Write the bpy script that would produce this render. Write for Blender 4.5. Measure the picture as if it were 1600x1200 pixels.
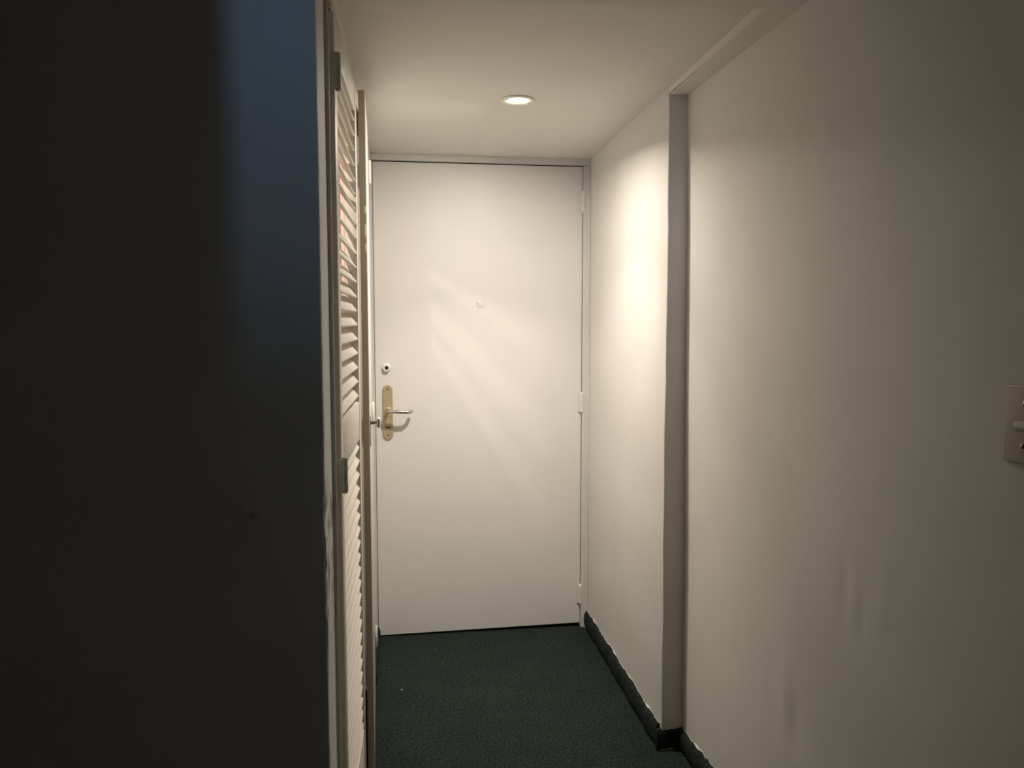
import bpy, bmesh, math, random
from mathutils import Vector, Matrix

for o in list(bpy.data.objects):
    bpy.data.objects.remove(o)
sc = bpy.context.scene
C = sc.collection
R = math.radians
random.seed(4)

# ------------------------------------------------------------------ camera
FPX = 1228.764
cd = bpy.data.cameras.new('camera')
cd.sensor_fit = 'HORIZONTAL'
cd.sensor_width = 36.0
cd.lens = FPX * 36.0 / 1600.0
cd.clip_start = 0.02
cam = bpy.data.objects.new('camera', cd)
C.objects.link(cam)
cam.location = (0, 0, 1.3741)
cam.rotation_euler = (R(90 - 4.6387), 0, R(-7.861))
sc.camera = cam

# ------------------------------------------------------------------ colour management, world
sc.view_settings.view_transform = 'Standard'
sc.view_settings.look = 'None'
sc.view_settings.gamma = 1.0
sc.view_settings.use_curve_mapping = False
sc.view_settings.exposure = 0.0

w = bpy.data.worlds.new('night')
sc.world = w
w.use_nodes = True
w.node_tree.nodes['Background'].inputs[0].default_value = (0.5, 0.62, 0.8, 1)
w.node_tree.nodes['Background'].inputs[1].default_value = 0.02

# ------------------------------------------------------------------ lights
def light(name, kind, loc, energy, col, **kw):
    d = bpy.data.lights.new(name, kind)
    d.energy = energy
    d.color = col
    for k, v in kw.items():
        setattr(d, k, v)
    o = bpy.data.objects.new(name, d)
    o.location = loc
    C.objects.link(o)
    return o

LAMP = (0.369, 2.54, 2.060)
WARM = (1.0, 0.90, 0.79)
light('downlight_lamp', 'AREA', (LAMP[0], LAMP[1], 2.0575), 11.6, WARM, shape='DISK', size=0.066, spread=R(169)).rotation_euler = (R(6), R(9), 0)
light('downlight_core', 'AREA', (LAMP[0], LAMP[1], 2.0570), 4.6, WARM, shape='DISK', size=0.05, spread=R(95)).rotation_euler = (R(8), R(3), 0)
light('closet_light', 'POINT', (-0.242, 1.585, 1.765), 10.5, (1.0, 0.88, 0.78), shadow_soft_size=0.004)
# daylight through the slim gap of the window behind the photographer
wl = light('window_light', 'AREA', (-0.65, -3.03, 2.10), 13.0, (0.33, 0.60, 1.0), shape='RECTANGLE', size=0.20, size_y=0.5)
wl.rotation_euler = (R(90), 0, 0)

# ------------------------------------------------------------------ materials
def mat(name, col, rough=0.6, metal=0.0, spec=0.5, var=0.0, vscale=6.0, bump=0.0, bscale=80.0, coat=0.0, stretch=(1, 1, 1)):
    m = bpy.data.materials.new(name)
    m.use_nodes = True
    nt = m.node_tree
    b = nt.nodes['Principled BSDF']
    b.inputs['Base Color'].default_value = (*col, 1)
    b.inputs['Roughness'].default_value = rough
    b.inputs['Metallic'].default_value = metal
    b.inputs['Specular IOR Level'].default_value = spec
    b.inputs['Coat Weight'].default_value = coat
    tc = nt.nodes.new('ShaderNodeTexCoord')
    mp = nt.nodes.new('ShaderNodeMapping')
    mp.inputs['Scale'].default_value = stretch
    nt.links.new(tc.outputs['Object'], mp.inputs[0])
    if var:
        n = nt.nodes.new('ShaderNodeTexNoise')
        n.inputs['Scale'].default_value = vscale
        n.inputs['Detail'].default_value = 5
        nt.links.new(mp.outputs[0], n.inputs['Vector'])
        r = nt.nodes.new('ShaderNodeValToRGB')
        r.color_ramp.elements[0].position = 0.3
        r.color_ramp.elements[1].position = 0.7
        r.color_ramp.elements[0].color = (*[c * (1 - var) for c in col], 1)
        r.color_ramp.elements[1].color = (*[min(1, c * (1 + var * 0.6)) for c in col], 1)
        nt.links.new(n.outputs['Fac'], r.inputs[0])
        nt.links.new(r.outputs[0], b.inputs['Base Color'])
    if bump:
        n2 = nt.nodes.new('ShaderNodeTexNoise')
        n2.inputs['Scale'].default_value = bscale
        n2.inputs['Detail'].default_value = 4
        nt.links.new(mp.outputs[0], n2.inputs['Vector'])
        bp = nt.nodes.new('ShaderNodeBump')
        bp.inputs['Strength'].default_value = bump
        bp.inputs['Distance'].default_value = 0.002
        nt.links.new(n2.outputs['Fac'], bp.inputs['Height'])
        nt.links.new(bp.outputs[0], b.inputs['Normal'])
    return m

def wear(m, axis_lo, axis_hi, xmin, col):
    """brown chipped patches low on the plaster corner, a stain with its own outline"""
    nt = m.node_tree
    b = nt.nodes['Principled BSDF']
    src = b.inputs['Base Color'].links[0].from_socket
    tc = nt.nodes.new('ShaderNodeTexCoord')
    sp = nt.nodes.new('ShaderNodeSeparateXYZ')
    nt.links.new(tc.outputs['Object'], sp.inputs[0])
    def rng(sock, a, b_, c=0.0, d=1.0):
        n = nt.nodes.new('ShaderNodeMapRange')
        n.inputs[1].default_value = a; n.inputs[2].default_value = b_
        n.inputs[3].default_value = c; n.inputs[4].default_value = d
        nt.links.new(sock, n.inputs[0])
        return n.outputs[0]
    def mul(a, b_):
        n = nt.nodes.new('ShaderNodeMath'); n.operation = 'MULTIPLY'
        nt.links.new(a, n.inputs[0]); nt.links.new(b_, n.inputs[1])
        return n.outputs[0]
    zmask = mul(rng(sp.outputs[2], axis_lo, axis_lo + 0.06), rng(sp.outputs[2], axis_hi, axis_hi - 0.06))
    xmask = rng(sp.outputs[0], xmin, xmin + 0.012)
    mp = nt.nodes.new('ShaderNodeMapping')
    mp.inputs['Scale'].default_value = (130, 26, 16)
    nt.links.new(tc.outputs['Object'], mp.inputs[0])
    n = nt.nodes.new('ShaderNodeTexNoise'); n.inputs['Scale'].default_value = 1.0; n.inputs['Detail'].default_value = 6
    nt.links.new(mp.outputs[0], n.inputs['Vector'])
    f = mul(mul(zmask, xmask), rng(n.outputs['Fac'], 0.50, 0.60))
    mx = nt.nodes.new('ShaderNodeMix'); mx.data_type = 'RGBA'
    nt.links.new(f, mx.inputs[0]); nt.links.new(src, mx.inputs[6]); mx.inputs[7].default_value = (*col, 1)
    nt.links.new(mx.outputs[2], b.inputs['Base Color'])

M = {}
M['wall'] = mat('wall_paint', (0.69, 0.67, 0.625), 0.55, var=0.05, vscale=3, bump=0.25, bscale=22, spec=0.3)
M['wall_l'] = mat('wall_paint_worn', (0.74, 0.735, 0.70), 0.65, var=0.05, vscale=5, bump=0.3, bscale=40, spec=0.25)
wear(M['wall_l'], 0.76, 1.10, -0.150, (0.26, 0.20, 0.14))
M['ceil'] = mat('ceiling_paint', (0.75, 0.725, 0.675), 0.8, var=0.03, vscale=3, bump=0.15, bscale=40, spec=0.2)
M['door'] = mat('door_paint', (0.73, 0.71, 0.68), 0.42, var=0.02, vscale=4, bump=0.08, bscale=30, spec=0.35)
M['frame'] = mat('frame_paint', (0.64, 0.635, 0.60), 0.4, var=0.03, vscale=12, bump=0.15, bscale=60, spec=0.4)
M['louver'] = mat('louver_paint', (0.68, 0.63, 0.545), 0.42, var=0.04, vscale=14, bump=0.12, bscale=70, spec=0.4)
M['brown'] = mat('old_cream_paint', (0.60, 0.50, 0.375), 0.5, var=0.10, vscale=10, bump=0.1, bscale=60, stretch=(1, 1, 0.2))
M['hinge'] = mat('painted_hinge', (0.72, 0.69, 0.63), 0.4, var=0.05, vscale=30, bump=0.1, bscale=120)
M['hinge_g'] = mat('grey_painted_hinge', (0.52, 0.50, 0.45), 0.42, var=0.08, vscale=40)
M['pink'] = mat('pink_paint', (0.80, 0.64, 0.56), 0.7, var=0.06, vscale=8)
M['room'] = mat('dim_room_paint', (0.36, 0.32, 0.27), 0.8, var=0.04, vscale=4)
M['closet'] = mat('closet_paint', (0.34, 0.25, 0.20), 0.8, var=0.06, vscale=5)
M['brass'] = mat('satin_brass', (0.60, 0.49, 0.31), 0.42, metal=0.55, var=0.05, vscale=40)
M['steel'] = mat('satin_steel', (0.56, 0.52, 0.45), 0.3, metal=0.95, var=0.04, vscale=60)
M['dark_metal'] = mat('aged_metal', (0.33, 0.28, 0.20), 0.32, metal=0.9, var=0.1, vscale=60)
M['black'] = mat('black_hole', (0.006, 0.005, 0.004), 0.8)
M['screw'] = mat('dark_screw', (0.16, 0.10, 0.05), 0.4, metal=0.6)
M['white'] = mat('white_enamel', (0.84, 0.82, 0.77), 0.3, var=0.02, vscale=20)
M['switch'] = mat('ivory_plastic', (0.38, 0.33, 0.24), 0.4, var=0.03, vscale=30)
M['toggle'] = mat('pale_plastic', (0.78, 0.73, 0.62), 0.3, var=0.02, vscale=30)
M['lint'] = mat('white_lint', (0.75, 0.73, 0.68), 0.9)
M['plaster'] = mat('raw_plaster', (0.66, 0.60, 0.50), 0.9, var=0.25, vscale=90, bump=0.6, bscale=200)

def carpet():
    m = bpy.data.materials.new('green_carpet')
    m.use_nodes = True
    nt = m.node_tree
    b = nt.nodes['Principled BSDF']
    b.inputs['Roughness'].default_value = 0.95
    b.inputs['Specular IOR Level'].default_value = 0.1
    tc = nt.nodes.new('ShaderNodeTexCoord')
    n = nt.nodes.new('ShaderNodeTexNoise'); n.inputs['Scale'].default_value = 130; n.inputs['Detail'].default_value = 6; n.inputs['Roughness'].default_value = 0.7
    n3 = nt.nodes.new('ShaderNodeTexNoise'); n3.inputs['Scale'].default_value = 7; n3.inputs['Detail'].default_value = 4
    for x in (n, n3):
        nt.links.new(tc.outputs['Object'], x.inputs['Vector'])
    r = nt.nodes.new('ShaderNodeValToRGB')
    r.color_ramp.elements[0].position = 0.38; r.color_ramp.elements[0].color = (0.004, 0.0080, 0.0066, 1)
    r.color_ramp.elements[1].position = 0.64; r.color_ramp.elements[1].color = (0.038, 0.050, 0.0435, 1)
    nt.links.new(n.outputs['Fac'], r.inputs[0])
    r2 = nt.nodes.new('ShaderNodeValToRGB')
    r2.color_ramp.elements[0].position = 0.3; r2.color_ramp.elements[0].color = (0.85, 0.86, 0.85, 1)
    r2.color_ramp.elements[1].position = 0.7; r2.color_ramp.elements[1].color = (1.1, 1.08, 1.05, 1)
    nt.links.new(n3.outputs['Fac'], r2.inputs[0])
    mx = nt.nodes.new('ShaderNodeMix'); mx.data_type = 'RGBA'; mx.blend_type = 'MULTIPLY'
    mx.inputs[0].default_value = 1
    nt.links.new(r.outputs[0], mx.inputs[6]); nt.links.new(r2.outputs[0], mx.inputs[7])
    nt.links.new(mx.outputs[2], b.inputs['Base Color'])
    bp = nt.nodes.new('ShaderNodeBump'); bp.inputs['Strength'].default_value = 0.7; bp.inputs['Distance'].default_value = 0.004
    nt.links.new(n.outputs['Fac'], bp.inputs['Height'])
    nt.links.new(bp.outputs[0], b.inputs['Normal'])
    return m
M['carpet'] = carpet()

M['lamp_face'] = bpy.data.materials.new('lamp_face')
M['lamp_face'].use_nodes = True
_b = M['lamp_face'].node_tree.nodes['Principled BSDF']
_b.inputs['Base Color'].default_value = (0.9, 0.88, 0.84, 1)
_b.inputs['Emission Color'].default_value = (1.0, 0.95, 0.86, 1)
_b.inputs['Emission Strength'].default_value = 3.0

# ------------------------------------------------------------------ mesh helpers
def box(bm, x0, x1, y0, y1, z0, z1, bevel=0.0, seg=2):
    g = bmesh.ops.create_cube(bm, size=1)
    vs = g['verts']
    for v in vs:
        v.co = Vector((x0 if v.co.x < 0 else x1, y0 if v.co.y < 0 else y1, z0 if v.co.z < 0 else z1))
    if bevel:
        es = list({e for v in vs for e in v.link_edges})
        bmesh.ops.bevel(bm, geom=es, offset=bevel, segments=seg, affect='EDGES', profile=0.5)
    return vs

def prism(bm, pts, z0, z1):
    """vertical prism; z0/z1 may be functions of (x, y)"""
    f0 = z0 if callable(z0) else (lambda x, y: z0)
    f1 = z1 if callable(z1) else (lambda x, y: z1)
    lo = [bm.verts.new((x, y, f0(x, y))) for x, y in pts]
    hi = [bm.verts.new((x, y, f1(x, y))) for x, y in pts]
    n = len(pts)
    bm.faces.new(lo[::-1]); bm.faces.new(hi)
    for i in range(n):
        bm.faces.new((lo[i], lo[(i + 1) % n], hi[(i + 1) % n], hi[i]))

def lathe(bm, prof, seg=24, mtx=Matrix()):
    """prof: list of (radius, height) around local z, closed with fans when radius is 0"""
    rings = []
    for r, h in prof:
        if r < 1e-6:
            rings.append([bm.verts.new(mtx @ Vector((0, 0, h)))])
        else:
            rings.append([bm.verts.new(mtx @ Vector((r * math.cos(2 * math.pi * i / seg), r * math.sin(2 * math.pi * i / seg), h))) for i in range(seg)])
    for a, b in zip(rings, rings[1:]):
        for i in range(seg):
            j = (i + 1) % seg
            if len(a) == 1 and len(b) == 1: continue
            if len(a) == 1: bm.faces.new((a[0], b[j], b[i]))
            elif len(b) == 1: bm.faces.new((a[i], a[j], b[0]))
            else: bm.faces.new((a[i], a[j], b[j], b[i]))

def tube(bm, path, rad, seg=14):
    rings = []
    n = len(path)
    up = Vector((0, 0, 1))
    for i, p in enumerate(path):
        p = Vector(p)
        t = (Vector(path[min(i + 1, n - 1)]) - Vector(path[max(i - 1, 0)])).normalized()
        a = t.cross(up)
        if a.length < 1e-3: a = t.cross(Vector((1, 0, 0)))
        a.normalize(); b = a.cross(t)
        r = rad[i] if isinstance(rad, (list, tuple)) else rad
        rings.append([bm.verts.new(p + (a * math.cos(2 * math.pi * k / seg) + b * math.sin(2 * math.pi * k / seg)) * r) for k in range(seg)])
    for a, b in zip(rings, rings[1:]):
        for k in range(seg):
            bm.faces.new((a[k], a[(k + 1) % seg], b[(k + 1) % seg], b[k]))
    bm.faces.new(rings[0][::-1]); bm.faces.new(rings[-1])

def obj(name, bm, m, parent=None, smooth=False, angle=40):
    bmesh.ops.recalc_face_normals(bm, faces=bm.faces)
    me = bpy.data.meshes.new(name)
    bm.to_mesh(me); bm.free()
    me.materials.append(m)
    if smooth:
        for p in me.polygons: p.use_smooth = True
        me.set_sharp_from_angle(angle=R(angle))
    o = bpy.data.objects.new(name, me)
    C.objects.link(o)
    if parent: o.parent = parent
    return o

def tag(o, label=None, cat=None, group=None, kind=None):
    if label: o['label'] = label
    if cat: o['category'] = cat
    if group: o['group'] = group
    if kind: o['kind'] = kind
    return o

def empty(name, loc, rz=0.0):
    o = bpy.data.objects.new(name, None)
    o.empty_display_size = 0.05
    o.location = loc; o.rotation_euler = (0, 0, rz)
    C.objects.link(o)
    return o

def BOX(name, m, x0, x1, y0, y1, z0, z1, bevel=0.0, parent=None, smooth=False):
    bm = bmesh.new(); box(bm, x0, x1, y0, y1, z0, z1, bevel)
    return obj(name, bm, m, parent, smooth)

# ------------------------------------------------------------------ key planes (metres)
D = 3.37          # face of the entrance door
X1 = 0.803        # right wall beside the door
YJ = 2.340        # step in the right wall
YW = 1.40         # face of the dark left wall
XE = -0.140       # its end, looking into the hall
ZR = 2.45         # ceiling of the room the photo is taken from
def zc(x, y): return 2.083 - 0.0146 * (y - 1.8)     # the hall's lowered ceiling
def x2(z): return 0.877 - 0.0065 * z                # recessed right wall

# ------------------------------------------------------------------ large structure
tag(BOX('floor', M['carpet'], -2.4, 1.1, -3.1, 3.6, -0.05, 0.0), 'dark green short pile carpet covering the hall floor', 'carpet', kind='structure')

bm = bmesh.new()
box(bm, -2.4, 1.1, -3.1, 1.9, ZR, ZR + 0.05)
tag(obj('ceiling', bm, M['ceil']), 'higher ceiling in front of the lowered hall ceiling', 'ceiling', kind='structure')

# lowered ceiling of the hall, with a round hole for the downlight
bm = bmesh.new()
HR = 0.044
LX, LY = LAMP[0], LAMP[1]
outer = [(-0.80, 1.915), (0.83, 1.748), (0.83, 3.60), (-0.80, 3.60)]
NS = 32
ring = []
for i in range(NS):
    a = 2 * math.pi * i / NS
    x, y = LX + HR * math.cos(a), LY + HR * math.sin(a)
    ring.append(bm.verts.new((x, y, zc(x, y))))
oc = [bm.verts.new((x, y, zc(x, y))) for x, y in outer]
edges = [bm.edges.new((ring[i], ring[(i + 1) % NS])) for i in range(NS)] + [bm.edges.new((oc[i], oc[(i + 1) % 4])) for i in range(4)]
bmesh.ops.triangle_fill(bm, use_beauty=True, use_dissolve=False, edges=edges)
ot = [bm.verts.new((x, y, ZR)) for x, y in outer]
for i in range(4):
    bm.faces.new((oc[i], oc[(i + 1) % 4], ot[(i + 1) % 4], ot[i]))
bm.faces.new(ot)
tag(obj('ceiling_hall', bm, M['ceil']), 'cream lowered ceiling over the hall in front of the entrance door', 'ceiling', kind='structure')
bpy.data.objects['ceiling_hall'].name = 'ceiling_1'

# right wall by the door, with a soft outer corner, and the recessed wall nearer the camera
bm = bmesh.new()
box(bm, X1, X1 + 0.25, YJ, 3.60, 0, 2.2)
es = [e for e in bm.edges if all(abs(v.co.x - X1) < 1e-5 and abs(v.co.y - YJ) < 1e-5 for v in e.verts)]
bmesh.ops.subdivide_edges(bm, edges=[e for e in bm.edges if abs(e.verts[0].co.z - e.verts[1].co.z) > 1], cuts=40)
for v in bm.verts:
    if abs(v.co.x - X1) < 1e-5 and abs(v.co.y - YJ) < 1e-5:
        z = v.co.z
        v.co.x += 0.0012 * math.sin(z * 5.1) + 0.0008 * math.sin(z * 17) + random.uniform(-0.0006, 0.0006)
        v.co.y += 0.008 * (z - 1.1) + random.uniform(-0.001, 0.001)
es = [e for e in bm.edges if all(abs(v.co.x - X1) < 0.006 and abs(v.co.y - YJ) < 0.02 for v in e.verts)]
bmesh.ops.bevel(bm, geom=es, offset=0.004, segments=3, affect='EDGES', profile=0.5)
tag(obj('wall_right', bm, M['wall'], smooth=True, angle=30), 'white wall to the right of the entrance door', 'wall', kind='structure')

bm = bmesh.new()
ys = [-3.0 + 3.7 * i / 30 for i in range(30)] + [0.7 + (YJ + 0.02 - 0.7) * i / 130 for i in range(131)]
NY, NZ = len(ys) - 1, 100
grid = []
DENTS = ((1.665, 0.50, -0.0045, 0.035, 0.11), (1.615, 0.46, 0.003, 0.03, 0.07), (1.435, 0.835, 0.0028, 0.014, 0.05), (1.395, 0.83, -0.0026, 0.012, 0.045),
         (1.37, 0.80, 0.002, 0.012, 0.04), (1.30, 0.86, -0.0015, 0.02, 0.06), (1.98, 0.20, -0.003, 0.03, 0.09), (1.28, 0.55, 0.002, 0.09, 0.06))
for j in range(NZ + 1):
    row = []
    z = ZR * j / NZ
    for y in ys:
        d = 0.0012 * math.sin(3.1 * y + 2 * z) + 0.001 * math.sin(7 * z - 4 * y)
        for (yy, zz, a, ry, rz) in DENTS:
            d += 0.75 * a * math.exp(-((y - yy) / ry) ** 2 - ((z - zz) / rz) ** 2)
        row.append(bm.verts.new((x2(z) + d, y, z)))
    grid.append(row)
for j in range(NZ):
    for i in range(NY):
        bm.faces.new((grid[j][i], grid[j][i + 1], grid[j + 1][i + 1], grid[j + 1][i]))
bk = [bm.verts.new((1.1, y, z)) for y, z in ((-3.0, 0), (YJ + 0.02, 0), (YJ + 0.02, ZR), (-3.0, ZR))]
bm.faces.new(bk)
tag(obj('wall_right_recess', bm, M['wall'], smooth=True), 'long white recessed wall on the right carrying the light switch', 'wall', kind='structure')
bpy.data.objects['wall_right_recess'].name = 'wall_right_near'

bm = bmesh.new()
prism(bm, [(X1, YJ + 0.05), (X1, 1.683), (-0.30, 1.787), (-0.30, 1.44), (1.08, 1.44), (1.08, YJ + 0.05)], lambda x, y: 2.053, ZR)
bmesh.ops.bevel(bm, geom=[e for e in bm.edges if all(abs(v.co.z - 2.053) < 1e-4 for v in e.verts)], offset=0.003, segments=2, affect='EDGES')
tag(obj('trim_beam', bm, M['ceil'], smooth=True, angle=30), 'cream downstand beam across the hall mouth and along the right wall', 'beam', kind='structure')
bpy.data.objects['trim_beam'].name = 'trim_1'

# left wall: faces the camera, its worn end looks into the hall
bm = bmesh.new()
NZ = 120
cols = [(-2.4, YW), (-0.60, YW), (-0.20, YW), (-0.165, YW), (-0.150, YW), (XE - 0.0035, YW), (XE - 0.001, YW + 0.001), (XE, YW + 0.004), (XE, YW + 0.03), (XE, YW + 0.06), (XE, YW + 0.10), (XE, YW + 0.145)]
g = []
for j in range(NZ + 1):
    z = ZR * j / NZ
    wz = max(0.0, min(1, (z - 0.74) / 0.08)) * max(0.0, min(1, (1.09 - z) / 0.08))
    wl_ = max(0.0, min(1, (0.74 - z) / 0.2)) * 0.35
    row = []
    for k, (x, y) in enumerate(cols):
        dx = dy = 0
        if 4 <= k <= 8:
            a = (0.0019 * wz + 0.0008 * wl_ + 0.0003)
            dx = -abs(random.gauss(0, a)) if k >= 6 else 0
            dx += 0.0020 * wz * random.random() * (1 if k in (7, 8, 9) else 0)
            dy = abs(random.gauss(0, a)) if k <= 7 else random.gauss(0, a)
        row.append(bm.verts.new((x + dx, y + dy, z)))
    g.append(row)
for j in range(NZ):
    for k in range(len(cols) - 1):
        bm.faces.new((g[j][k], g[j][k + 1], g[j + 1][k + 1], g[j + 1][k]))
bp_ = ((-0.175, YW + 0.145), (-0.175, YW + 0.020), (-2.4, YW + 0.020))
lo_ = [g[0][-1]] + [bm.verts.new((x, y, 0)) for x, y in bp_]
hi_ = [g[NZ][-1]] + [bm.verts.new((x, y, ZR)) for x, y in bp_]
for k in range(3):
    bm.faces.new((lo_[k], lo_[k + 1], hi_[k + 1], hi_[k]))
WL = tag(obj('wall_left', bm, M['wall_l'], smooth=True, angle=55), 'dark shadowed wall on the left with a chipped end corner', 'wall', kind='structure')
# old fixing hole left in it
bm = bmesh.new()
for (sx, sz, s) in ((0, 0, 0.0065), (0.0085, 0.0062, 0.003)):
    n = 9; 
    o_ = [bm.verts.new((sx + s * math.cos(2 * math.pi * i / n) * random.uniform(.85, 1.2), 0, sz + s * math.sin(2 * math.pi * i / n) * random.uniform(.85, 1.2))) for i in range(n)]
    i_ = [bm.verts.new((v.co.x * .72 + sx * .28, -0.0022, v.co.z * .72 + sz * .28)) for v in o_]
    c_ = bm.verts.new((sx, -0.0006, sz))
    for i in range(n):
        bm.faces.new((o_[i], o_[(i + 1) % n], i_[(i + 1) % n], i_[i])); bm.faces.new((i_[i], i_[(i + 1) % n], c_))
s = obj('filled_hole', bm, M['plaster'], WL)
s.location = (-0.265, YW - 0.0002, 1.031)

# end wall behind the entrance door, side and top gaps covered by black shade strips
tag(BOX('wall_back', M['wall'], -0.8, 1.05, 3.425, 3.6, 0, 2.2), 'wall holding the entrance door at the end of the hall', 'wall', kind='structure')

# the room the photographer stands in: side and back walls, with a slim gap of window behind the camera
bm = bmesh.new()
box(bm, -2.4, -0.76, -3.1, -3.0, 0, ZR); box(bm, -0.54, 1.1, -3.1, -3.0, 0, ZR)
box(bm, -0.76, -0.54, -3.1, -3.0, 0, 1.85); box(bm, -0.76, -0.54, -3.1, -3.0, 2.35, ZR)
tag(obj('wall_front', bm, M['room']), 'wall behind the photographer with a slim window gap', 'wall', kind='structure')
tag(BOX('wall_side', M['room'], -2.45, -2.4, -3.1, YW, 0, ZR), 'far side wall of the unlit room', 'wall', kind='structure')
# unseen panel added so its edge cuts the daylight strip on the left wall
tag(BOX('daylight_blocker_left', M['room'], -1.7, -0.352, 0.56, 0.62, 0, ZR), 'added panel out of view on the left that cuts off daylight', 'wall', kind='structure')
tag(BOX('daylight_blocker_low', M['room'], -1.2, 0.8, -1.06, -0.98, 0, 1.83), 'added low panel behind the camera that blocks daylight from below', 'wall', kind='structure')  # unseen panel added to fade the daylight patch towards its bottom

tag(BOX('daylight_blocker_right', M['room'], 0.10, 0.86, -0.62, -0.55, 0, ZR), 'added panel behind the camera that keeps daylight off the right wall', 'wall', kind='structure')  # unseen panel added to keep window light off the recessed right wall

# closet behind the louvered door
bm = bmesh.new()
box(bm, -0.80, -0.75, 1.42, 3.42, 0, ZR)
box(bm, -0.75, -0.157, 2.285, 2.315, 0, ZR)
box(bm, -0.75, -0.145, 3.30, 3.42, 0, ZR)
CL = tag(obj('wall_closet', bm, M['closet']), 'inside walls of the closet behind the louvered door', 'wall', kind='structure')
for (bx, wd, d) in ((-0.1657, 0.0095, 0.010), (-0.181, 0.0105, 0.010), (-0.197, 0.0105, 0.010), (-0.2125, 0.0105, 0.010)):
    tag(BOX('batten', M['pink'], bx - wd / 2, bx + wd / 2, 2.285 - d, 2.284, 0.05, 2.05, 0.001, parent=CL), 'pale pink upright batten')

# closet frame: casing beside the wall end, head, and the side panel by the entrance door
bm = bmesh.new()
box(bm, -0.185, -0.1322, 1.5455, 1.550, 0, 2.052, 0.001)
box(bm, -0.185, -0.152, 1.5505, 1.695, 0, 2.052, 0.001)
tag(obj('trim_casing', bm, M['white']), 'narrow grey casing strip between wall end and louvered door', 'door casing', kind='structure')
bpy.data.objects['trim_casing'].name = 'trim_2'
bm = bmesh.new()
box(bm, -0.185, -0.139, 1.695, 2.258, 2.008, 2.02)
prism(bm, [(-0.185, 1.552), (-0.1365, 1.552), (-0.127, 3.345), (-0.185, 3.345)], 2.0205, lambda x, y: zc(x, y) - 0.0005)
tag(obj('trim_head', bm, M['louver']), 'cream strip between the closet doors and the ceiling', 'door casing', kind='structure')
bpy.data.objects['trim_head'].name = 'trim_3'
tag(BOX('trim_4', M['frame'], -0.185, -0.1265, 2.875, 3.345, 0.0, 2.023, 0.002), 'cream side panel left of the entrance door', 'door casing', kind='structure')

# entrance door frame
bm = bmesh.new()
box(bm, -0.1365, -0.1212, 3.352, 3.424, 0.0, 2.0335, 0.0015)
box(bm, 0.7745, 0.8025, 3.356, 3.424, 0.0, 2.0335, 0.0015)
box(bm, 0.790, 0.8025, 3.348, 3.357, 0.0, 2.0335, 0.0012)
prism(bm, [(-0.1365, 3.352), (0.8025, 3.352), (0.8025, 3.424), (-0.1365, 3.424)], 2.0345, lambda x, y: zc(x, y) - 0.0004)
tag(obj('trim_door', bm, M['frame']), 'pale grey frame around the white entrance door', 'door frame', kind='structure')
bpy.data.objects['trim_door'].name = 'trim_5'

# ------------------------------------------------------------------ carpet coving (the carpet turned up the walls)
def coving(name, p0, p1, nrm, h, th, label, n=60, rag=0.006, ridge=True, end_dark=False):
    """p0->p1 run along the wall foot; nrm points away from the wall"""
    p0, p1, nrm = Vector((*p0, 0)), Vector((*p1, 0)), Vector((*nrm, 0))
    bm = bmesh.new()
    rows = []
    tops = []
    ph = random.random() * 9
    for i in range(n + 1):
        t = i / n
        p = p0.lerp(p1, t)
        hh = h + rag * (0.5 * math.sin(t * 23 + ph) + 0.35 * math.sin(t * 61 + 2 * ph)) + random.gauss(0, rag * 0.35)
        tt = th * (1 + 0.12 * math.sin(t * 31 + ph) + random.gauss(0, 0.06))
        prof = [(0.0, 0.0), (tt * 0.75, 0.0), (tt * 1.25, h * 0.16), (tt * 1.45, h * 0.42), (tt * 1.35, h * 0.72), (tt * 0.95, hh * 0.93), (tt * 0.35, hh), (0.0, hh * 0.985)]
        rows.append([bm.verts.new(p + nrm * a + Vector((0, 0, z))) for a, z in prof])
        tops.append((p, hh))
    for a, b in zip(rows, rows[1:]):
        for k in range(len(a) - 1):
            bm.faces.new((a[k], b[k], b[k + 1], a[k + 1]))
    bm.faces.new(rows[0]); bm.faces.new(rows[-1][::-1])
    o = tag(obj(name, bm, M['carpet'], smooth=True, angle=60), label, 'baseboard', kind='structure')
    if ridge:
        bm = bmesh.new()
        prev = None
        for i, (p, hh) in enumerate(tops):
            on = 1.0 if math.sin(i * 0.41 + ph) + 0.7 * math.sin(i * 0.97) > 0.45 else 0.12
            hgt = on * (abs(random.gauss(0.003, 0.002)) + 0.001)
            out = 0.0008 + on * abs(random.gauss(0.0014, 0.001))
            q = [bm.verts.new(p + nrm * a + Vector((0, 0, z))) for a, z in ((0, hh - 0.004), (out, hh - 0.003), (out, hh + hgt * 0.5), (0, hh + hgt))]
            if prev:
                for k in range(3):
                    bm.faces.new((prev[k], q[k], q[k + 1], prev[k + 1]))
            prev = q
        tag(obj('plaster_ridge', bm, M['wall'], o, smooth=True), 'crumbly pale plaster line above the carpet edge')
    return o

coving('baseboard_right', (X1, 3.350), (X1, YJ + 0.004), (-1, 0), 0.079, 0.011, 'dark green carpet edge turned up the wall right of the door')
coving('baseboard_step', (X1 - 0.014, YJ), (0.874, YJ), (0, -1), 0.070, 0.010, 'dark carpet edge turned up the step of the right wall', n=7, rag=0.004, ridge=False)
bpy.data.objects['baseboard_step'].name = 'baseboard_corner'
coving('baseboard_near', (0.8765, YJ - 0.004), (0.8765, -0.6), (-1, 0), 0.076, 0.012, 'dark green carpet edge turned up the recessed right wall', n=150, rag=0.010)
bpy.data.objects['baseboard_near'].name = 'baseboard_right_near'
coving('baseboard_left', (-0.1265, 2.90), (-0.1265, 3.349), (1, 0), 0.050, 0.010, 'frayed dark carpet edge at the left foot of the entrance door', n=26, rag=0.010, ridge=False)

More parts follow.
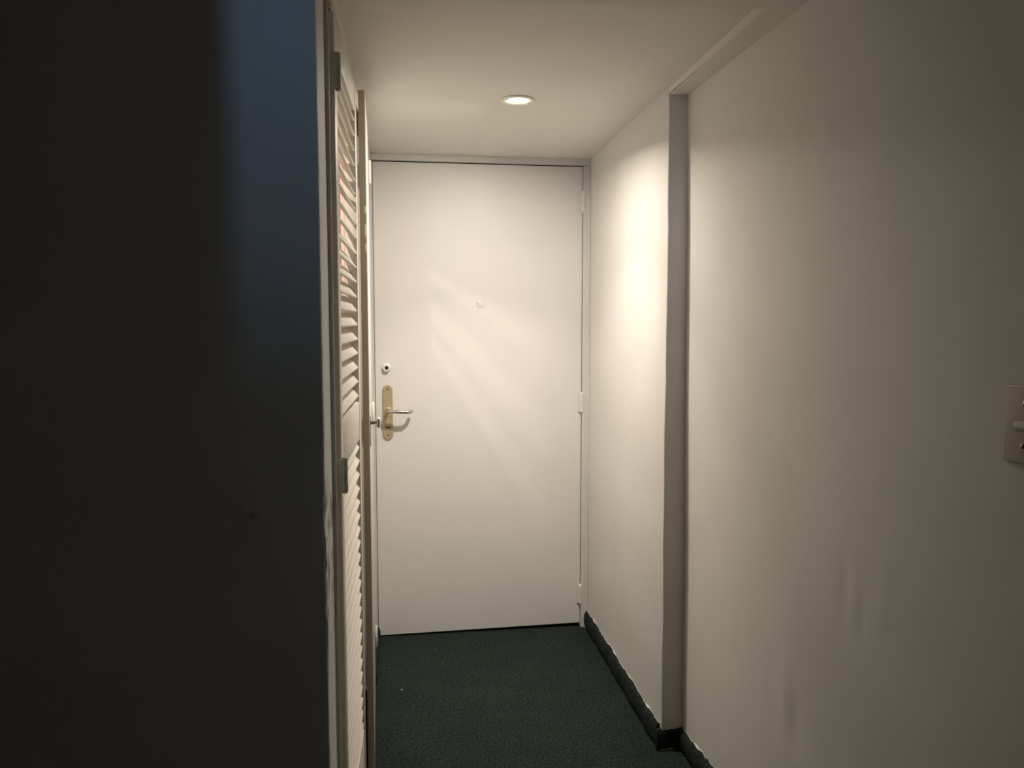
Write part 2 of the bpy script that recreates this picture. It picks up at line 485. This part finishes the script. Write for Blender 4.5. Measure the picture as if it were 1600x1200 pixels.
# ------------------------------------------------------------------ entrance door
DR = tag(empty('door_1', (0.7745, D, 0)), 'plain white flush entrance door at the end of the hall', 'door', kind='structure')
def loc(x, y, z): return (x - 0.7745, y - D, z)
bm = bmesh.new()
vs = box(bm, -0.1192 - 0.7745, 0.7726 - 0.7745, 0, 0.042, 0.0, 2.0305)
for v in vs:
    if v.co.z < 0.5:
        v.co.z = 0.006 if v.co.x < -0.5 else 0.017
bmesh.ops.bevel(bm, geom=bm.edges[:], offset=0.0015, segments=2, affect='EDGES')
obj('leaf', bm, M['door'], DR, smooth=True, angle=30)
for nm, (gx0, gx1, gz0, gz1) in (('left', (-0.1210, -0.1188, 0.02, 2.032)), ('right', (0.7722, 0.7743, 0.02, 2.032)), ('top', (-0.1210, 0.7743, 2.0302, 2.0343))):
    BOX('gap_shade', M['black'], gx0 - 0.7745, gx1 - 0.7745, 0.003, 0.03, gz0, gz1, parent=DR)  # black strips standing in for the shade inside the door gaps
MY = Matrix.Rotation(R(90), 4, 'X')      # lathe axis local +z -> world -y (towards the camera)
def at_door(bm, x, z):
    for v in bm.verts: v.co += Vector((x - 0.7745, 0, z))
# rim lock cylinder
bm = bmesh.new()
lathe(bm, [(0.0185, 0), (0.0185, 0.004), (0.0165, 0.0065), (0.0155, 0.012), (0.0145, 0.015), (0.0085, 0.0155), (0.0080, 0.012), (0, 0.012)], 28, MY); at_door(bm, -0.071, 1.173)
cyl = obj('lock_cylinder', bm, M['white'], DR, smooth=True); cyl['label'] = 'round white lock collar with a black centre'
bm = bmesh.new(); lathe(bm, [(0.0078, 0.0122), (0.0078, 0.0135), (0, 0.0138)], 20, MY); at_door(bm, -0.071, 1.173)
obj('keyhole', bm, M['black'], cyl)
# long back plate with round ends
bm = bmesh.new()
hw, zt, zb = 0.0212, 1.101, 0.866
prof = [(hw * math.cos(a), zt - hw + hw * math.sin(a)) for a in [math.pi * i / 14 for i in range(15)]] + [(-hw * math.cos(a), zb + hw - hw * math.sin(a)) for a in [math.pi * i / 14 for i in range(15)]]
x0 = -0.0685 - 0.7745
lo = [bm.verts.new((x0 + x, 0, z)) for x, z in prof]
md = [bm.verts.new((x0 + x, -0.0045, z)) for x, z in prof]
hi = [bm.verts.new((x0 + x * 0.90, -0.0065, (z - 0.9835) * 0.984 + 0.9835)) for x, z in prof]
n = len(prof)
for a, b in ((lo, md), (md, hi)):
    for i in range(n): bm.faces.new((a[i], a[(i + 1) % n], b[(i + 1) % n], b[i]))
bm.faces.new(hi)
PL = obj('handle_plate', bm, M['brass'], DR, smooth=True, angle=25); PL['label'] = 'long dull brass back plate with rounded ends'
for z in (1.083, 0.886):
    bm = bmesh.new(); lathe(bm, [(0.0036, 0.006), (0.0034, 0.0075), (0, 0.0078)], 14, MY); at_door(bm, -0.0685, z)
    obj('screw', bm, M['screw'], PL)
bm = bmesh.new(); box(bm, x0 - 0.011, x0 + 0.0115, -0.0075, -0.005, 0.9165, 0.9215, 0.001)
obj('key_slot', bm, M['black'], PL)
# lever: neck out of the plate, long grip, end turned back to the door
bm = bmesh.new()
path = []
nx, nz = -0.067, 0.993
for t in range(5): path.append((nx, -0.006 - 0.036 * t / 4, nz))
for t in range(1, 7):
    a = math.pi / 2 * t / 6
    path.append((nx + 0.014 * (1 - math.cos(a)), -0.042 - 0.014 * math.sin(a), nz - 0.001 * t / 6))
for t in range(1, 8):
    path.append((nx + 0.014 + 0.062 * t / 7, -0.056 - 0.002 * math.sin(math.pi * t / 7), nz - 0.001 - 0.003 * t / 7))
ex = path[-1][0]
for t in range(1, 8):
    a = R(80) * t / 7
    path.append((ex + 0.020 * math.sin(a), -0.056 + 0.020 * (1 - math.cos(a)), nz - 0.004))
ex2, ey2 = path[-1][0], path[-1][1]
path.append((ex2 + 0.002, ey2 + 0.006, nz - 0.004)); path.append((ex2 + 0.003, ey2 + 0.011, nz - 0.004))
tube(bm, [(p[0] - 0.7745, p[1], p[2]) for p in path], 0.0075, 16)
lv = obj('lever', bm, M['steel'], PL, smooth=True); lv['label'] = 'satin steel lever with its end turned back'
bm = bmesh.new(); lathe(bm, [(0.0125, 0.005), (0.0125, 0.010), (0.0105, 0.0125), (0.0085, 0.013)], 22, MY); at_door(bm, nx, nz)
obj('lever_collar', bm, M['brass'], PL, smooth=True)
# door viewer
bm = bmesh.new()
lathe(bm, [(0.0215, 0), (0.0215, 0.002), (0.0195, 0.0038), (0.0165, 0.0038), (0.0155, 0.0025), (0.013, 0.0025), (0.0115, 0.0045), (0.004, 0.0055), (0, 0.0056)], 30, MY); at_door(bm, 0.329, 1.449)
pv = obj('door_viewer', bm, M['door'], DR, smooth=True, angle=30); pv['label'] = 'small painted-over round door viewer with a cover'
bm = bmesh.new(); lathe(bm, [(0.0022, 0.0025), (0.0020, 0.005), (0, 0.0052)], 12, MY); at_door(bm, 0.329 - 0.0125, 1.4465)
obj('cover_pivot', bm, M['dark_metal'], pv)

def hinge_mesh(length, r, tips=True):
    bm = bmesh.new()
    g_ = 0.0012
    lathe(bm, [(0, 0), (r * .6, 0.0), (r, 0.003), (r, length / 2 - g_), (r * .82, length / 2 - g_ / 2), (r * .82, length / 2 + g_ / 2), (r, length / 2 + g_), (r, length - 0.003), (r * .6, length), (0, length)], 16)
    if tips:
        lathe(bm, [(0, length - 0.001), (r * .55, length), (r * .5, length + 0.003), (0, length + 0.004)], 12)
        lathe(bm, [(0, -0.005), (r * .5, -0.004), (r * .55, 0), (0, 0.001)], 12)
    return bm
hb = hinge_mesh(0.088, 0.0084)
box(hb, -0.015, 0.018, 0.003, 0.0066, 0.003, 0.085)
h0 = obj('hinge', hb, M['hinge'], DR, smooth=True)
for i, z in enumerate((1.839, 0.969, 0.107)):
    h = h0 if i == 0 else h0.copy()
    if i: C.objects.link(h); h.parent = DR
    h.location = (0.7735 - 0.7745, -0.0085, z)

# ------------------------------------------------------------------ louvered closet door
ang = -math.atan2(0.013, 0.55)
LD = tag(empty('door_2', (-0.134, 1.70, 0), ang), 'tall cream louvered closet door on the left of the hall', 'closet door', kind='structure')
TH, LW, ST = 0.034, 0.55, 0.045
for y0 in (0.0, LW - ST):
    BOX('stile', M['louver'], -TH, 0, y0, y0 + ST, 0.018, 2.006, 0.0025, parent=LD, smooth=True)
for z0, z1, nm in ((1.935, 2.006, 'top_rail'), (1.043, 1.149, 'middle_rail'), (0.018, 0.205, 'bottom_rail')):
    BOX(nm, M['louver'], -TH + 0.002, -0.0015, ST - 0.002, LW - ST + 0.002, z0, z1, 0.002, parent=LD, smooth=True)
def slat_mesh():
    bm = bmesh.new()
    ch, t = 0.052, 0.0072
    prof = []
    for s, cx in ((1, ch / 2 - t / 2), (-1, -ch / 2 + t / 2)):
        for i in range(7):
            a = -math.pi / 2 + math.pi * i / 6
            prof.append((s * (abs(cx) + t / 2 * math.cos(a)), s * t / 2 * math.sin(a)))
    ca, sa = math.cos(R(-52)), math.sin(R(-52))
    pts = [(x * ca - z * sa, x * sa + z * ca) for x, z in prof]
    y0, y1 = ST - 0.001, LW - ST + 0.001
    a = [bm.verts.new((x, y0, z)) for x, z in pts]; b = [bm.verts.new((x, y1, z)) for x, z in pts]
    n = len(pts)
    for i in range(n): bm.faces.new((a[i], a[(i + 1) % n], b[(i + 1) % n], b[i]))
    bm.faces.new(a); bm.faces.new(b)
    return bm
s0 = obj('slat', slat_mesh(), M['louver'], LD, smooth=True, angle=50)
zs = [1.926 - 0.0391 * i for i in range(20)] + [1.038 - 0.0381 * i for i in range(22)]
for i, z in enumerate(zs):
    s = s0 if i == 0 else s0.copy()
    if i: C.objects.link(s); s.parent = LD
    s.location = (-0.0195, 0, z)
    s.rotation_euler = (random.gauss(0, 0.0012), R(random.gauss(0, 0.8)), 0)
def flat_hinge():
    bm = bmesh.new()
    L_ = 0.080; r = 0.0068
    lathe(bm, [(0, 0), (r * .7, 0.0015), (r, 0.006), (r, L_ / 2 - .0008), (r * .85, L_ / 2), (r, L_ / 2 + .0008), (r, L_ - 0.006), (r * .7, L_ - 0.0015), (0, L_)], 16)
    box(bm, -0.012, 0.0, -0.012, -0.009, 0.004, L_ - 0.004)
    return bm
h0 = obj('hinge', flat_hinge(), M['hinge_g'], LD, smooth=True)
for i, z in enumerate((1.843, 1.003, 0.16)):
    h = h0 if i == 0 else h0.copy()
    if i: C.objects.link(h); h.parent = LD
    h.location = (0.0070, -0.004, z)

# ------------------------------------------------------------------ plain narrow closet door beyond it, slightly ajar
ang3 = math.atan2(0.016, 0.55)
PD = tag(empty('door_3', (-0.099, 2.300, 0), ang3), 'plain narrow closet door standing ajar, seen edge-on, with a round knob', 'closet door', kind='structure')
bm = bmesh.new(); box(bm, -0.0195, 0, 0, 0.55, 0.012, 2.018, 0.0025)
lf = obj('leaf', bm, M['frame'], PD, smooth=True, angle=30)
bm = bmesh.new(); box(bm, -0.0180, -0.0018, -0.0008, 0.002, 0.014, 2.016)
tag(obj('edge_strip', bm, M['brown'], lf), 'brownish unpainted front edge')
MX = Matrix.Rotation(R(90), 4, 'Y')
bm = bmesh.new(); box(bm, 0, 0.0022, 0.038, 0.062, 1.002, 1.092, 0.0008)
kp = obj('knob_plate', bm, M['dark_metal'], PD); kp['label'] = 'slim dark metal plate seen edge-on'
bm = bmesh.new()
lathe(bm, [(0.0095, 0.002), (0.0085, 0.004), (0.0062, 0.006), (0.0058, 0.0155), (0.0085, 0.0175), (0.0165, 0.020), (0.0178, 0.0235), (0.0165, 0.028), (0.009, 0.0305), (0, 0.031)], 26, MX)
for v in bm.verts: v.co += Vector((0, 0.05, 1.073))
obj('knob', bm, M['steel'], kp, smooth=True)
h0 = obj('hinge', hinge_mesh(0.082, 0.0058, False), M['hinge'], PD, smooth=True)
for i, z in enumerate((1.852, 1.000, 0.172)):
    h = h0 if i == 0 else h0.copy()
    if i: C.objects.link(h); h.parent = PD
    h.location = (0.0035, 0.556, z)

# ------------------------------------------------------------------ recessed downlight
zl = zc(LX, LY)
DL = tag(empty('recessed_downlight', (LX, LY, zl)), 'small round recessed downlight glowing in the hall ceiling', 'ceiling light')
bm = bmesh.new()
lathe(bm, [(0.0435, 0.004), (0.0535, 0.0005), (0.0545, -0.003), (0.0500, -0.0058), (0.0440, -0.0052), (0.0400, -0.001), (0.0395, 0.012), (0.0405, 0.05), (0.0, 0.052)], 40)
obj('trim_ring', bm, M['white'], DL, smooth=True, angle=50)
bm = bmesh.new()
lathe(bm, [(0, -0.0010), (0.018, -0.0003), (0.032, 0.002), (0.0385, 0.006), (0.036, 0.011), (0, 0.012)], 36)
obj('bulb', bm, M['lamp_face'], DL, smooth=True)
for a in (R(205), R(20)):
    bm = bmesh.new()
    box(bm, 0.0385, 0.0415, -0.006, 0.006, -0.0055, 0.008, 0.0008)
    for v in bm.verts: v.co = Matrix.Rotation(a, 3, 'Z') @ v.co
    obj('spring_clip', bm, M['dark_metal'], DL)

# ------------------------------------------------------------------ light switch
SW = tag(empty('light_switch', (x2(1.227) - 0.001, 0.987, 1.227)), 'ivory light switch plate on the recessed right wall', 'light switch')
bm = bmesh.new()
box(bm, -0.0065, 0.002, -0.0375, 0.0375, -0.0555, 0.0555, 0.0028, 3)
obj('plate', bm, M['switch'], SW, smooth=True, angle=35)
bm = bmesh.new(); box(bm, -0.0085, -0.005, -0.0175, 0.0175, -0.0085, 0.0085, 0.001)
obj('surround', bm, M['switch'], SW)
bm = bmesh.new(); vs = box(bm, -0.0145, -0.006, -0.013, 0.013, -0.0055, 0.0055)
for v in vs:
    if v.co.x < -0.01: v.co.y *= 0.85; v.co.z = v.co.z * 0.8 + 0.001
bmesh.ops.bevel(bm, geom=bm.edges[:], offset=0.0012, segments=2, affect='EDGES')
t_ = obj('rocker', bm, M['toggle'], SW, smooth=True); t_['label'] = 'pale toggle of the switch'
MXn = Matrix.Rotation(R(-90), 4, 'Y')
for z in (0.030, -0.030):
    bm = bmesh.new(); lathe(bm, [(0.0038, 0.0055), (0.0036, 0.0078), (0.002, 0.009), (0, 0.0092)], 14, MXn)
    for v in bm.verts: v.co += Vector((0, 0, z))
    obj('screw', bm, M['dark_metal'], SW, smooth=True)

# ------------------------------------------------------------------ lint on the carpet
bm = bmesh.new()
for (x, y) in [(-0.02, 2.86), (0.02, 3.02), (-0.07, 3.05)] + [(random.uniform(-0.05, 0.75), random.uniform(2.3, 3.25)) for _ in range(5)]:
    r_ = random.uniform(0.0005, 0.0010) if (x, y) != (-0.02, 2.86) else 0.0024
    m_ = Matrix.Translation((x, y, r_ * 0.5)) @ Matrix.Rotation(random.random() * 3, 4, 'Z') @ Matrix.Diagonal((1.6, 0.8, 0.6, 1))
    bmesh.ops.create_icosphere(bm, subdivisions=1, radius=r_, matrix=m_)
tag(obj('lint', bm, M['lint']), 'tiny pale lint specks scattered over the green carpet', 'lint', kind='stuff')
